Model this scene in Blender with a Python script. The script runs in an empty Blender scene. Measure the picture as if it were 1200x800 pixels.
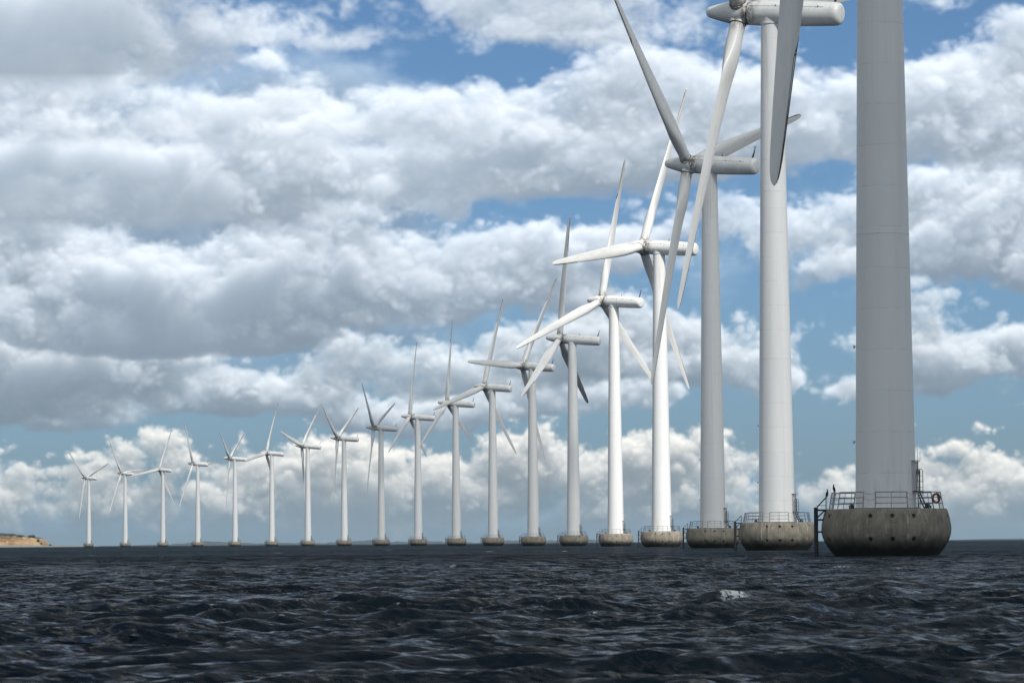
import bpy, bmesh, math, random
import numpy as np
from mathutils import Vector, Matrix, Quaternion

# ------------------------------------------------------------------ settings
EXPOSURE = 0.3
SUN_POWER = 4.0
SKY_AIR, SKY_DUST, SKY_OZONE = 0.6, 1.0, 10.0
SKY_TINT = (1.05, 1.02, 0.89, 1.0)
SKY_STRENGTH = 0.082
CLOUD_GAIN = 0.80
REST_GLOW = 1.7
SEA_A, SEA_B, SEA_LEE, SEA_SPEC, SEA_POW, SEA_STEEP, SEA_PEAK = 2.3, 2.8, 0.10, 0.66, 1.1, 0.055, 1.3
HAZE = 0.000022
SHADE = [(0, 50, 260, 300, 'd', 1), (20, 475, 150, 50, 'm', 2), (0, 655, 140, 50, 'h', 3), (0, 1640, 240, 560, 'l', 5), (-200, 2950, 420, 760, 'v', 6)]

S = bpy.context.scene
COL = S.collection
R = math.radians

# ------------------------------------------------------------------ camera
F_PX = 4430.0                       # focal length in pixels of a 1200 pixel wide picture
CAM_Z = 1.08
cam_data = bpy.data.cameras.new('camera')
cam_data.sensor_width = 36.0
cam_data.lens = 36.0*F_PX/1200.0
cam_data.clip_start = 0.5
cam_data.clip_end = 120000.0
cam_data.dof.use_dof = True
cam_data.dof.focus_distance = 420.0
cam_data.dof.aperture_fstop = 9.0
camera = bpy.data.objects.new('camera', cam_data)
COL.objects.link(camera)
camera.location = (0, 0, CAM_Z)
pitch = math.atan(235.8/F_PX)
camera.matrix_world = Matrix.Translation((0, 0, CAM_Z)) @ Matrix.Rotation(R(90)+pitch, 4, 'X') @ Matrix.Rotation(-math.atan(0.0071), 4, 'Z')
S.camera = camera

# ------------------------------------------------------------------ sun, exposure
SUN_EL, SUN_AZ = R(45), R(150)      # azimuth from +Y (ahead) clockwise: over the right shoulder
SUN_DIR = Vector((math.sin(SUN_AZ)*math.cos(SUN_EL), math.cos(SUN_AZ)*math.cos(SUN_EL), math.sin(SUN_EL)))
sun_data = bpy.data.lights.new('sun', 'SUN')
sun_data.energy = SUN_POWER
sun_data.angle = R(0.53)
sun_data.color = (1.0, 0.955, 0.89)
sun = bpy.data.objects.new('sun', sun_data)
COL.objects.link(sun)
sun.rotation_euler = SUN_DIR.to_track_quat('Z', 'Y').to_euler()
sun.location = (300, -200, 500)
VS = S.view_settings
VS.view_transform = 'Standard'; VS.look = 'None'; VS.gamma = 1.0; VS.use_curve_mapping = False
VS.exposure = EXPOSURE
S.render.engine = 'CYCLES'
S.cycles.use_denoising = True
S.cycles.max_bounces = 6
S.cycles.transparent_max_bounces = 12
S.cycles.volume_bounces = 0
S.cycles.sample_clamp_indirect = 4.0

# ------------------------------------------------------------------ node helper
class NT:
    def __init__(self, tree):
        self.t = tree; self.n = tree.nodes; self.l = tree.links
    def new(self, kind, **kw):
        nd = self.n.new(kind)
        for k, v in kw.items(): setattr(nd, k, v)
        return nd
    def link(self, a, b): self.l.new(a, b)
    def val(self, sock, v):
        if isinstance(v, (int, float)): sock.default_value = v
        elif isinstance(v, tuple): sock.default_value = v
        else: self.link(v, sock)
    def math(self, op, a, b=0.0, c=None, clamp=False):
        nd = self.new('ShaderNodeMath', operation=op, use_clamp=clamp)
        self.val(nd.inputs[0], a); self.val(nd.inputs[1], b)
        if c is not None: self.val(nd.inputs[2], c)
        return nd.outputs[0]
    def smooth(self, x, lo, hi):
        nd = self.new('ShaderNodeMapRange', interpolation_type='SMOOTHSTEP')
        self.val(nd.inputs[0], x); nd.inputs[1].default_value = lo; nd.inputs[2].default_value = hi
        return nd.outputs[0]
    def mix(self, f, a, b, blend='MIX'):
        nd = self.new('ShaderNodeMix', data_type='RGBA', blend_type=blend)
        self.val(nd.inputs[0], f); self.val(nd.inputs[6], a); self.val(nd.inputs[7], b)
        return nd.outputs[2]
    def noise(self, vec, scale, detail=4, rough=0.55, dim='3D', dist=0.0):
        nd = self.new('ShaderNodeTexNoise', noise_dimensions=dim)
        if vec is not None: self.link(vec, nd.inputs['Vector'])
        nd.inputs['Scale'].default_value = scale; nd.inputs['Detail'].default_value = detail
        nd.inputs['Roughness'].default_value = rough; nd.inputs['Distortion'].default_value = dist
        return nd.outputs['Fac']
    def mapping(self, vec, scale=(1,1,1), loc=(0,0,0), rot=(0,0,0)):
        nd = self.new('ShaderNodeMapping')
        self.link(vec, nd.inputs[0]); nd.inputs[1].default_value = loc; nd.inputs[2].default_value = rot; nd.inputs[3].default_value = scale
        return nd.outputs[0]

def rgb(c): return (c[0], c[1], c[2], 1.0)

# ------------------------------------------------------------------ sky: clear air from the Sky Texture, clouds ray-marched into an all-float picture of the far sky
F32=np.float32
# ---------------------------------------------------------------- clouds: a small ray-marched volume per cloud deck
SKY_X0, SKY_X1, SKY_Y0, SKY_Y1 = -1070.54, 1070.54, -30.0, 860.0   # tangent units: metres at 4430 m ahead
SKY_S = 0.84
SW, SH = int((SKY_X1-SKY_X0)*SKY_S), int((SKY_Y1-SKY_Y0)*SKY_S)

def bspline_rows(n, spacing, offset):
    """n x m matrix of cubic B-spline weights; lattice spacing in samples"""
    t = np.arange(n)/spacing + offset
    i = np.floor(t).astype(int); f = t-i
    m = i.max()+4
    M = np.zeros((n, m), F32)
    r = np.arange(n)
    w = [(1-f)**3/6, (3*f**3-6*f**2+4)/6, (-3*f**3+3*f**2+3*f+1)/6, f**3/6]
    for k in range(4): M[r, i+k] += w[k]
    return M

def lattice_noise(rng, nv, nu, nw, sv, su, sw):
    A = bspline_rows(nv, sv, rng.random()); B = bspline_rows(nu, su, rng.random()); Cm = bspline_rows(nw, sw, rng.random())
    L = rng.standard_normal((A.shape[1], B.shape[1], Cm.shape[1])).astype(F32)
    s = L.shape
    L = (A @ L.reshape(s[0], -1)).reshape(nv, s[1], s[2])          # rows
    L = np.matmul(B[None], L)                                       # columns
    return np.matmul(L, np.ascontiguousarray(Cm.T))*F32(1.9)        # depth

def shift2(a, du, dw):
    """fractional shift of a (u, w) sheet, edges clamped"""
    iu = int(np.floor(du)); f = F32(du-iu)
    def roll(x, k):
        if k == 0: return x
        y = np.empty_like(x)
        if k > 0: y[:-k] = x[k:]; y[-k:] = x[-1]
        else: y[-k:] = x[:k]; y[:-k] = x[0]
        return y
    a = roll(a, iu)*(1-f)+roll(a, iu+1)*f
    g = F32(abs(dw)); b = np.empty_like(a)
    if dw < 0: b[:, 1:] = a[:, :-1]; b[:, 0] = a[:, 0]
    else: b[:, :-1] = a[:, 1:]; b[:, -1] = a[:, -1]
    return a*(1-g)+b*g

def deck(seed, y_lo, y_hi, blobs, base, amp, soft, dens, nw=18, flat=1.6, tint=(1,1,1), sun_k=1.0, edge=0.9, light=0.05, cut=0.25, pers=0.64, low_k=1.0):
    """one cloud deck; blobs: (x centre, half width, y base, y top, strength) in tangent units"""
    rng = np.random.default_rng(seed)
    r0 = max(0, int((y_lo-SKY_Y0)*SKY_S)); r1 = min(SH, int((y_hi-SKY_Y0)*SKY_S))
    nv = r1-r0; nu = SW
    u = (np.arange(nu)/SKY_S+SKY_X0)[None, :].astype(F32); v = (np.arange(r0, r1)/SKY_S+SKY_Y0)[:, None].astype(F32)
    B = base*SKY_S
    wx = lattice_noise(rng, nv, nu, 1, B*0.6, B*0.9, 4)[:, :, 0]*base*0.30      # outlines wander
    wy = lattice_noise(rng, nv, nu, 1, B*0.5, B*0.8, 4)[:, :, 0]*base*0.10
    cov = np.full((nv, nu), -1.0, F32)
    U = u+wx; V = v+wy
    for (cx, hw, yb, yt, st) in blobs:
        mid = yb+(yt-yb)*0.30
        dv = np.where(V < mid, (mid-V)/(mid-yb), (V-mid)/(yt-mid))
        c = np.maximum(st*(1-(np.abs((U-cx)/hw)**2.4+np.abs(dv)**1.8)), -1.0)
        cov = np.maximum(cov, c)+0.25*np.clip(np.minimum(cov, c), 0, 1)
    cov = np.clip(cov, -1, 1.0)
    n2 = lattice_noise(rng, nv, nu, 1, B*0.55, B*1.2, 4)[:, :, 0]*0.6+lattice_noise(rng, nv, nu, 1, B*0.27, B*0.5, 4)[:, :, 0]*0.4
    cov = cov*0.85-cut+0.30*n2*(cov > -0.9)
    dz = ((np.arange(nw)+0.5)/nw*2-1).astype(F32)
    d = np.empty((nv, nu, nw), F32)
    d[:] = cov[:, :, None]-(1.05*np.abs(dz)**1.4)[None, None, :]
    s = B; a = 1.0; o = 0
    while s > 2.2:
        n = lattice_noise(rng, nv, nu, nw, s, s*(flat if o < 2 else 1+0.3*(flat-1)), max(s*nw/(B*1.6), 1.5))
        if 1 <= o <= 4:
            np.abs(n, out=n); n *= F32(1.4); n -= F32(0.66)        # round billows with creases between
        n *= F32(amp*a); d += n
        s *= 0.5; a *= pers; o += 1
    d *= F32(1/soft); np.clip(d, 0, 1, out=d)
    ext = d*d*(3-2*d); ext *= F32(dens/SKY_S)
    ext[:] = np.minimum(ext, 1.0)
    T = np.ones((nu, nw), F32); L = np.empty_like(ext)               # sunlight from above, a little right and behind the viewer
    A = np.ones((nu, nw), F32); AL = np.empty_like(ext)              # sky light
    for j in range(nv-1, -1, -1):
        L[j] = T*(0.25+0.75*A); AL[j] = A
        e = np.exp(-ext[j]*F32(light))
        T = shift2(T*e*e, 0.5, -0.05); T += (1-T)*F32(0.017)          # shade of the humps above, filled in again within some distance
        A = A*np.sqrt(e); A += (1-A)*F32(0.006)                       # slow darkening towards the base
    sunc = np.array([0.855, 0.84, 0.81], F32)*F32(sun_k*1.02)
    amb = np.array([0.165, 0.214, 0.27], F32); low = np.array([0.135, 0.190, 0.258], F32)*F32(low_k)
    Tv = np.ones((nv, nu), F32); cs = np.zeros((nv, nu), F32); ca = np.zeros((nv, nu), F32)
    for k in range(nw):
        al = 1-np.exp(-ext[:, :, k]*F32(edge)); w = Tv*al
        cs += w*L[:, :, k]; ca += w*AL[:, :, k]; Tv *= 1-al
    alpha = 1-Tv
    col = cs[:, :, None]*sunc+ca[:, :, None]*amb+alpha[:, :, None]*low
    return r0, r1, col*np.array(tint, F32), alpha

def P(x, hw, ytop, ybase, st=1.0):
    """photograph-like coordinates -> tangent units"""
    h = 635.8-0.0071*(x-600)
    return (x-600, hw, h-ybase, h-ytop, st)

def make_sky():
    decks = [  # far (low) first
     dict(seed=5, y_lo=-30, y_hi=110, base=26, amp=.30, soft=1.1, dens=.25, flat=2.8, tint=(.80,.93,1.02), light=.22, sun_k=.42, cut=.10, blobs=[
        P(100,300,560,640,.8), P(420,260,565,640,.8), P(700,300,550,640,.8), P(1000,340,555,640,.8), P(1350,300,570,630,.7), P(-250,260,560,630,.7)]),
     dict(seed=11, y_lo=-30, y_hi=190, base=44, amp=.40, soft=.5, dens=.5, flat=1.5, tint=(1.14,1.02,.88), light=.13, sun_k=1.32, cut=.20, blobs=[
        P(0,190,514,632,1), P(215,140,496,626,1), P(330,160,500,630,1), P(480,150,494,632,1), P(610,120,490,624,1), P(720,130,508,626,.95),
        P(870,90,496,616,1), P(990,160,512,630,.95), P(1150,130,502,630,1), P(1320,150,500,620,.9), P(1600,200,490,620,1),P(-300,260,490,620,1)]),
     dict(seed=17, y_lo=90, y_hi=250, base=40, amp=.46, soft=.6, dens=.36, flat=1.6, tint=(1.0,.99,.97), light=.15, cut=.22, blobs=[
        P(60,170,436,506,1), P(250,120,420,490,1), P(380,90,420,500,.9), P(480,120,440,506,.9), P(620,120,430,500,.8), P(760,140,420,482,.8), P(900,120,410,474,.8),
        P(-200,260,430,500,.9), P(1450,260,430,490,.9)]),
     dict(seed=71, y_lo=140, y_hi=640, base=120, amp=.42, soft=1.2, dens=.40, flat=2.6, tint=(.86,.95,1.04), light=.10, sun_k=.50, cut=.0, blobs=[
        P(60,420,60,500,1.0), P(330,240,90,490,.9), P(520,160,230,420,.7), P(-350,300,80,500,.9), P(1250,240,150,440,.3), P(900,200,200,400,.3), P(560,60,110,180,.4)]),
     dict(seed=23, y_lo=120, y_hi=350, base=60, amp=.48, soft=.55, dens=.42, flat=1.6, tint=(1.0,.99,.965), light=.11, cut=.17, blobs=[
        P(30,240,362,498,1.15), P(220,160,380,486,1.1), P(380,100,390,480,.9), P(520,130,405,470,.6), P(630,120,375,450,.7),
        P(760,190,340,470,1), P(960,200,352,474,1), P(1130,170,378,450,.85), P(1190,50,425,475,.8), P(1500,250,370,470,1),P(-250,240,380,480,1)]),
     dict(seed=37, y_lo=190, y_hi=500, base=70, amp=.50, soft=.5, dens=.38, flat=1.8, light=.085, cut=.16, blobs=[
        P(60,280,252,395,1), P(330,220,236,390,1), P(480,210,258,405,1), P(610,130,272,385,.85), P(710,100,246,320,.45),
        P(950,150,212,352,1), P(1130,220,212,350,1), P(1500,260,230,350,1), P(-300,260,250,380,1), P(820,140,250,335,.5), P(200,300,330,420,.9)]),
     dict(seed=41, y_lo=360, y_hi=640, base=72, amp=.50, soft=.5, dens=.36, flat=1.9, light=.065, cut=.15, blobs=[
        P(60,340,120,290,1.2), P(330,280,116,290,1.2), P(480,190,128,250,1), P(640,180,108,236,1), P(800,180,64,222,1), P(980,230,40,222,1.05), P(1170,240,30,212,1.1),
        P(1500,260,60,210,1), P(-320,260,120,260,1)]),
     dict(seed=53, y_lo=460, y_hi=720, base=70, amp=.50, soft=.55, dens=.30, flat=2.1, light=.07, cut=.12, blobs=[
        P(80,300,30,190,1.25), P(260,180,34,180,1.15), P(470,180,72,190,1.25), P(310,180,58,190,1.25), P(545,62,74,180,1.4), P(285,70,46,130,1.4), P(-300,260,50,150,1)]),
     dict(seed=67, y_lo=530, y_hi=900, base=88, amp=.48, soft=.6, dens=.28, flat=1.9, light=.062, cut=.15, blobs=[
        P(40,280,-90,120,1.2), P(330,120,6,58,.55), P(640,230,-75,72,1.1), P(850,130,-60,62,.8), P(1120,120,-70,40,.85), P(1500,260,-60,60,1),P(-350,280,-80,90,1),
        P(300,900,-330,-120,1)]),
    ]
    rgb = np.zeros((SH, SW, 3), F32); alpha = np.zeros((SH, SW), F32)
    for kw in decks:
        r0, r1, c, a = deck(**kw)
        v = np.arange(r0, r1)
        fade = np.ones(r1-r0, F32)
        if r1 < SH: fade *= np.clip((r1-v)/18., 0, 1)
        if r0 > 0: fade *= np.clip((v-r0)/18., 0, 1)
        c = c*fade[:, None, None]; a = a*fade[:, None]
        rgb[r0:r1] = rgb[r0:r1]*(1-a)[:, :, None]+c
        alpha[r0:r1] = alpha[r0:r1]*(1-a)+a
    # the last degrees above the sea: far cloud pales into the air before it
    v = (np.arange(SH)/SKY_S+SKY_Y0).astype(F32)
    f = (0.88*np.exp(-np.maximum(v, 0)/72.0)).astype(F32)
    air = np.array([0.225, 0.34, 0.435], F32)
    rgb = rgb*(1-f)[:, None, None]+(f*1.0)[:, None, None]*air
    alpha = alpha*(1-f)[:, None]+f[:, None]
    return rgb, alpha          # premultiplied


world = bpy.data.worlds.new('World'); S.world = world; world.use_nodes = True
W = NT(world.node_tree); W.n.clear()
_rgb, _al = make_sky()
img = bpy.data.images.new('cloud_decks', SW, SH, alpha=True, float_buffer=True)
img.colorspace_settings.name = 'Non-Color'
img.alpha_mode = 'CHANNEL_PACKED'
img.pixels.foreach_set(np.concatenate([_rgb, _al[:, :, None]], axis=2).astype(np.float32).ravel())
img.update()
tc = W.new('ShaderNodeTexCoord')
sx = W.new('ShaderNodeSeparateXYZ'); W.link(tc.outputs['Generated'], sx.inputs[0])
dx, dy, dz = sx.outputs
# bearing and height above the horizon; the decks run on round the whole horizon, mirrored every 27 degrees
az = W.math('MULTIPLY', W.math('ARCTAN2', dx, dy), F_PX)
ht = W.math('MULTIPLY', W.math('DIVIDE', dz, W.math('MAXIMUM', W.math('SQRT', W.math('ADD', W.math('MULTIPLY', dx, dx), W.math('MULTIPLY', dy, dy))), 0.001)), F_PX)
u_ = W.math('DIVIDE', W.math('SUBTRACT', az, SKY_X0), SKY_X1-SKY_X0)
v0 = W.math('DIVIDE', W.math('SUBTRACT', ht, SKY_Y0), SKY_Y1-SKY_Y0)
v_ = W.math('MINIMUM', W.math('MAXIMUM', v0, 0.002), 0.998)
cv = W.new('ShaderNodeCombineXYZ'); W.link(u_, cv.inputs[0]); W.link(v_, cv.inputs[1])
ti = W.new('ShaderNodeTexImage', image=img, interpolation='Cubic', extension='MIRROR'); W.link(cv.outputs[0], ti.inputs[0])
mask = W.math('SUBTRACT', 1.0, W.smooth(v0, 0.77, 1.0))
# above them: the same broken cloud cover, seen on a plane overhead
zc = W.math('MAXIMUM', dz, 0.035)
pv = W.new('ShaderNodeCombineXYZ'); W.link(W.math('DIVIDE', dx, zc), pv.inputs[0]); W.link(W.math('DIVIDE', dy, zc), pv.inputs[1])
n1 = W.noise(pv.outputs[0], 0.55, 7, 0.56)
n2 = W.noise(W.mapping(pv.outputs[0], loc=(0.10, -0.07, 0.15)), 0.55, 7, 0.56)
cover = W.smooth(n1, 0.38, 0.54)
shade = W.smooth(W.math('ADD', W.math('MULTIPLY', W.math('SUBTRACT', n1, n2), 3.2), W.math('MULTIPLY', W.math('SUBTRACT', 0.62, n1), 2.0)), -0.25, 0.55)
ccol = W.mix(shade, (0.13, 0.155, 0.175, 1), (0.60, 0.62, 0.60, 1))
glow = W.new('ShaderNodeVectorMath', operation='DOT_PRODUCT'); W.link(tc.outputs['Generated'], glow.inputs[0]); glow.inputs[1].default_value = tuple(SUN_DIR)
bright = W.math('ADD', 0.55, W.math('MULTIPLY', W.smooth(glow.outputs['Value'], -0.3, 0.95), REST_GLOW))      # cloud near the sun scatters it forward
bs = W.new('ShaderNodeVectorMath', operation='SCALE'); W.link(ccol, bs.inputs[0]); W.link(bright, bs.inputs[3]); ccol = bs.outputs[0]
ccol = W.mix(W.smooth(dz, 0.0, 0.10), (0.36, 0.43, 0.50, 1), ccol)
inv = W.math('SUBTRACT', 1.0, mask)
alpha = W.math('ADD', W.math('MULTIPLY', ti.outputs['Alpha'], mask), W.math('MULTIPLY', cover, inv), clamp=True)
cl = W.mix(W.math('MULTIPLY', cover, inv), (0, 0, 0, 1), ccol)
sc_ = W.new('ShaderNodeVectorMath', operation='SCALE'); W.link(ti.outputs['Color'], sc_.inputs[0]); W.link(mask, sc_.inputs[3])
clouds = W.mix(1.0, cl, sc_.outputs[0], 'ADD')
sky = W.new('ShaderNodeTexSky', sky_type='NISHITA')
sky.sun_disc = False; sky.sun_elevation = SUN_EL; sky.sun_rotation = SUN_AZ
sky.altitude = 0; sky.air_density = SKY_AIR; sky.dust_density = SKY_DUST; sky.ozone_density = SKY_OZONE
clear = W.mix(alpha, W.mix(1.0, sky.outputs[0], SKY_TINT, 'MULTIPLY'), (0, 0, 0, 1))
bg1 = W.new('ShaderNodeBackground'); W.link(clear, bg1.inputs[0]); bg1.inputs[1].default_value = SKY_STRENGTH
bg2 = W.new('ShaderNodeBackground'); W.link(clouds, bg2.inputs[0]); bg2.inputs[1].default_value = CLOUD_GAIN
ad = W.new('ShaderNodeAddShader'); W.link(bg1.outputs[0], ad.inputs[0]); W.link(bg2.outputs[0], ad.inputs[1])
wo = W.new('ShaderNodeOutputWorld'); W.link(ad.outputs[0], wo.inputs[0])
world.cycles.sampling_method = 'MANUAL'; world.cycles.sample_map_resolution = 1024

# ------------------------------------------------------------------ mesh helpers
class MB:
    """collects vertices and faces, links as one mesh"""
    def __init__(self): self.v = []; self.f = []; self.sm = []
    def add(self, vs, fs, smooth=True):
        o = len(self.v); self.v += [tuple(p) for p in vs]
        self.f += [tuple(i+o for i in f) for f in fs]; self.sm += [smooth]*len(fs)
    def box(self, c, s, rot=None):
        c = Vector(c); hs = [x/2 for x in s]
        vs = []
        for ix in (-1, 1):
            for iy in (-1, 1):
                for iz in (-1, 1):
                    p = Vector((ix*hs[0], iy*hs[1], iz*hs[2]))
                    if rot: p = rot @ p
                    vs.append(c+p)
        self.add(vs, [(0,1,3,2),(4,6,7,5),(0,4,5,1),(2,3,7,6),(0,2,6,4),(1,5,7,3)], False)
    def tube(self, pts, r, n=8, cap=True):
        pts = [Vector(p) for p in pts]; rs = r if isinstance(r, (list, tuple)) else [r]*len(pts)
        vs = []
        t0 = (pts[1]-pts[0]).normalized()
        a = t0.orthogonal().normalized()
        for i, p in enumerate(pts):
            t = ((pts[min(i+1, len(pts)-1)]-pts[max(i-1, 0)])).normalized()
            a = (a-t*a.dot(t)).normalized(); b = t.cross(a)
            for k in range(n):
                th = 2*math.pi*k/n
                vs.append(p+(a*math.cos(th)+b*math.sin(th))*rs[i])
        fs = []
        for i in range(len(pts)-1):
            for k in range(n):
                fs.append((i*n+k, i*n+(k+1)%n, (i+1)*n+(k+1)%n, (i+1)*n+k))
        if cap: fs.append(tuple(range(n-1, -1, -1))); fs.append(tuple((len(pts)-1)*n+k for k in range(n)))
        self.add(vs, fs)
    def lathe(self, prof, n=48, axis='Z', c=(0,0,0), cap0=True, cap1=True):
        c = Vector(c); vs = []
        for (r, h) in prof:
            for k in range(n):
                th = 2*math.pi*k/n
                x, y = r*math.cos(th), r*math.sin(th)
                p = (x, y, h) if axis == 'Z' else ((h, x, y) if axis == 'X' else (y, h, x))
                vs.append(c+Vector(p))
        fs = []
        for i in range(len(prof)-1):
            for k in range(n): fs.append((i*n+k, i*n+(k+1)%n, (i+1)*n+(k+1)%n, (i+1)*n+k))
        if cap0: fs.append(tuple(range(n-1, -1, -1)))
        if cap1: fs.append(tuple((len(prof)-1)*n+k for k in range(n)))
        self.add(vs, fs)
    def torus(self, c, R_, r, axis, n=28, m=10):
        ax = Vector(axis).normalized(); a = ax.orthogonal().normalized(); b = ax.cross(a)
        self.tube_loop([Vector(c)+(a*math.cos(2*math.pi*i/n)+b*math.sin(2*math.pi*i/n))*R_ for i in range(n)], r, m, ax)
    def tube_loop(self, pts, r, m, ax):
        vs = []; n = len(pts)
        for i in range(n):
            t = (pts[(i+1)%n]-pts[i-1]).normalized(); b = t.cross(ax).normalized()
            for k in range(m):
                th = 2*math.pi*k/m; vs.append(pts[i]+(ax*math.cos(th)+b*math.sin(th))*r)
        fs = [(i*m+k, i*m+(k+1)%m, ((i+1)%n)*m+(k+1)%m, ((i+1)%n)*m+k) for i in range(n) for k in range(m)]
        self.add(vs, fs)
    def mesh(self, name, mat, auto=True):
        me = bpy.data.meshes.new(name)
        me.from_pydata(self.v, [], self.f)
        me.polygons.foreach_set('use_smooth', self.sm)
        bm = bmesh.new(); bm.from_mesh(me)
        bmesh.ops.recalc_face_normals(bm, faces=bm.faces)
        bm.to_mesh(me); bm.free()
        if auto:
            me.set_sharp_from_angle(angle=R(38))
        if mat: me.materials.append(mat)
        return me

def link(name, data, parent=None, mat4=None):
    o = bpy.data.objects.new(name, data); COL.objects.link(o)
    if parent: o.parent = parent
    if mat4 is not None: o.matrix_basis = mat4
    return o
def tag(o, label=None, cat=None, group=None, kind=None):
    if label: o['label'] = label
    if cat: o['category'] = cat
    if group: o['group'] = group
    if kind: o['kind'] = kind
    return o

# ------------------------------------------------------------------ materials
def material(name):
    m = bpy.data.materials.new(name); m.use_nodes = True
    n = NT(m.node_tree); n.n.clear()
    out = n.new('ShaderNodeOutputMaterial'); p = n.new('ShaderNodeBsdfPrincipled')
    n.link(p.outputs[0], out.inputs[0])
    return m, n, p, out
def bump(n, p, h, strength, dist):
    b = n.new('ShaderNodeBump'); b.inputs['Strength'].default_value = strength; b.inputs['Distance'].default_value = dist
    n.link(h, b.inputs['Height']); n.link(b.outputs[0], p.inputs['Normal'])

def mat_simple(name, c, rough=0.5, metal=0.0, var=0.25, scale=6.0):
    m, n, p, o = material(name)
    t = n.new('ShaderNodeTexCoord')
    f = n.noise(t.outputs['Object'], scale, 4, 0.6)
    d = tuple(x*(1-var) for x in c)
    n.link(n.mix(n.smooth(f, 0.35, 0.7), rgb(c), rgb(d)), p.inputs['Base Color'])
    p.inputs['Roughness'].default_value = rough; p.inputs['Metallic'].default_value = metal
    return m

def own(n, ob):
    """object coordinates shifted by a different amount on each object"""
    inf = n.new('ShaderNodeObjectInfo'); cb = n.new('ShaderNodeCombineXYZ')
    n.link(n.math('MULTIPLY', inf.outputs['Random'], 61.0), cb.inputs[0]); n.link(n.math('MULTIPLY', inf.outputs['Random'], 37.0), cb.inputs[1])
    v = n.new('ShaderNodeVectorMath', operation='ADD'); n.link(ob, v.inputs[0]); n.link(cb.outputs[0], v.inputs[1])
    return v.outputs[0], inf.outputs['Random']

def mat_tower():
    m, n, p, o = material('tower_paint')
    t = n.new('ShaderNodeTexCoord'); ob = t.outputs['Object']
    s = n.new('ShaderNodeSeparateXYZ'); n.link(ob, s.inputs[0])
    ob, rnd = own(n, ob)
    streak = n.noise(n.mapping(ob, scale=(1.6, 1.6, 0.03)), 1.0, 5, 0.6)
    blot = n.noise(n.mapping(ob, scale=(0.25, 0.25, 0.12)), 1.0, 4, 0.6)
    col = n.mix(n.smooth(streak, 0.42, 0.75), (0.78, 0.79, 0.79, 1), (0.70, 0.705, 0.695, 1))
    col = n.mix(n.smooth(blot, 0.45, 0.75), col, (0.73, 0.74, 0.745, 1))
    # plates rolled in rings of about three metres: each a slightly different shade, a welded seam between
    ring = n.math('DIVIDE', s.outputs[2], 2.88)
    wn = n.new('ShaderNodeTexWhiteNoise', noise_dimensions='1D'); n.link(n.math('FLOOR', ring), wn.inputs['W'])
    col = n.mix(n.math('MULTIPLY', wn.outputs[0], 0.16), col, (0.66, 0.68, 0.69, 1))
    fr = n.math('ABSOLUTE', n.math('SUBTRACT', n.math('FRACT', ring), 0.5))
    seam = n.smooth(fr, 0.484, 0.494)
    part = n.smooth(n.noise(n.mapping(ob, scale=(1.2, 1.2, 0.35)), 1.0, 2), 0.40, 0.6)
    col = n.mix(n.math('MULTIPLY', n.math('MULTIPLY', seam, part), 0.24), col, (0.30, 0.31, 0.31, 1))
    # oil and rust run down below the nacelle
    run = n.noise(n.mapping(ob, scale=(3.5, 3.5, 0.06), loc=(3, 1, 0)), 1.0, 4, 0.65)
    topm = n.smooth(s.outputs[2], 44.0, 61.0)
    col = n.mix(n.math('MULTIPLY', n.math('MULTIPLY', n.smooth(run, 0.48, 0.68), topm), 0.55), col, (0.34, 0.30, 0.25, 1))
    col = n.mix(n.math('MULTIPLY', rnd, 0.5), col, (0.60, 0.615, 0.61, 1))
    # rust and salt grime near the foot
    foot = n.math('SUBTRACT', 1.0, n.smooth(s.outputs[2], 3.4, 7.5))
    fr2 = n.noise(n.mapping(ob, scale=(2.4, 2.4, 0.25), loc=(11, 5, 2)), 1.0, 5, 0.65)
    col = n.mix(n.math('MULTIPLY', n.math('MULTIPLY', foot, n.smooth(fr2, 0.50, 0.70)), 0.35), col, (0.38, 0.34, 0.28, 1))
    n.link(col, p.inputs['Base Color'])
    p.inputs['Roughness'].default_value = 0.42
    bump(n, p, n.math('ADD', n.math('MULTIPLY', seam, -0.6), n.math('MULTIPLY', blot, 0.5)), 0.25, 0.03)
    return m

def mat_blade():
    m, n, p, o = material('blade_gelcoat')
    t = n.new('ShaderNodeTexCoord'); ob = t.outputs['Object']
    s = n.new('ShaderNodeSeparateXYZ'); n.link(ob, s.inputs[0])
    ob, rnd = own(n, ob)
    st = n.noise(n.mapping(ob, scale=(0.8, 0.8, 0.12)), 1.0, 5, 0.62)
    col = n.mix(n.smooth(st, 0.40, 0.70), (0.72, 0.73, 0.725, 1), (0.62, 0.625, 0.61, 1))
    fine = n.noise(n.mapping(ob, scale=(3.0, 3.0, 0.5)), 1.0, 4, 0.6)
    col = n.mix(n.math('MULTIPLY', n.smooth(fine, 0.5, 0.75), 0.3), col, (0.42, 0.42, 0.40, 1))
    # grease at the root
    g = n.noise(n.mapping(ob, scale=(2.0, 2.0, 0.7)), 1.0, 5, 0.65)
    root = n.math('SUBTRACT', 1.0, n.smooth(s.outputs[2], 1.2, 3.2))
    col = n.mix(n.math('MULTIPLY', n.math('MULTIPLY', root, n.smooth(g, 0.40, 0.60)), 0.85), col, (0.11, 0.068, 0.036, 1))
    n.link(col, p.inputs['Base Color']); p.inputs['Roughness'].default_value = 0.33
    return m

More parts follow.
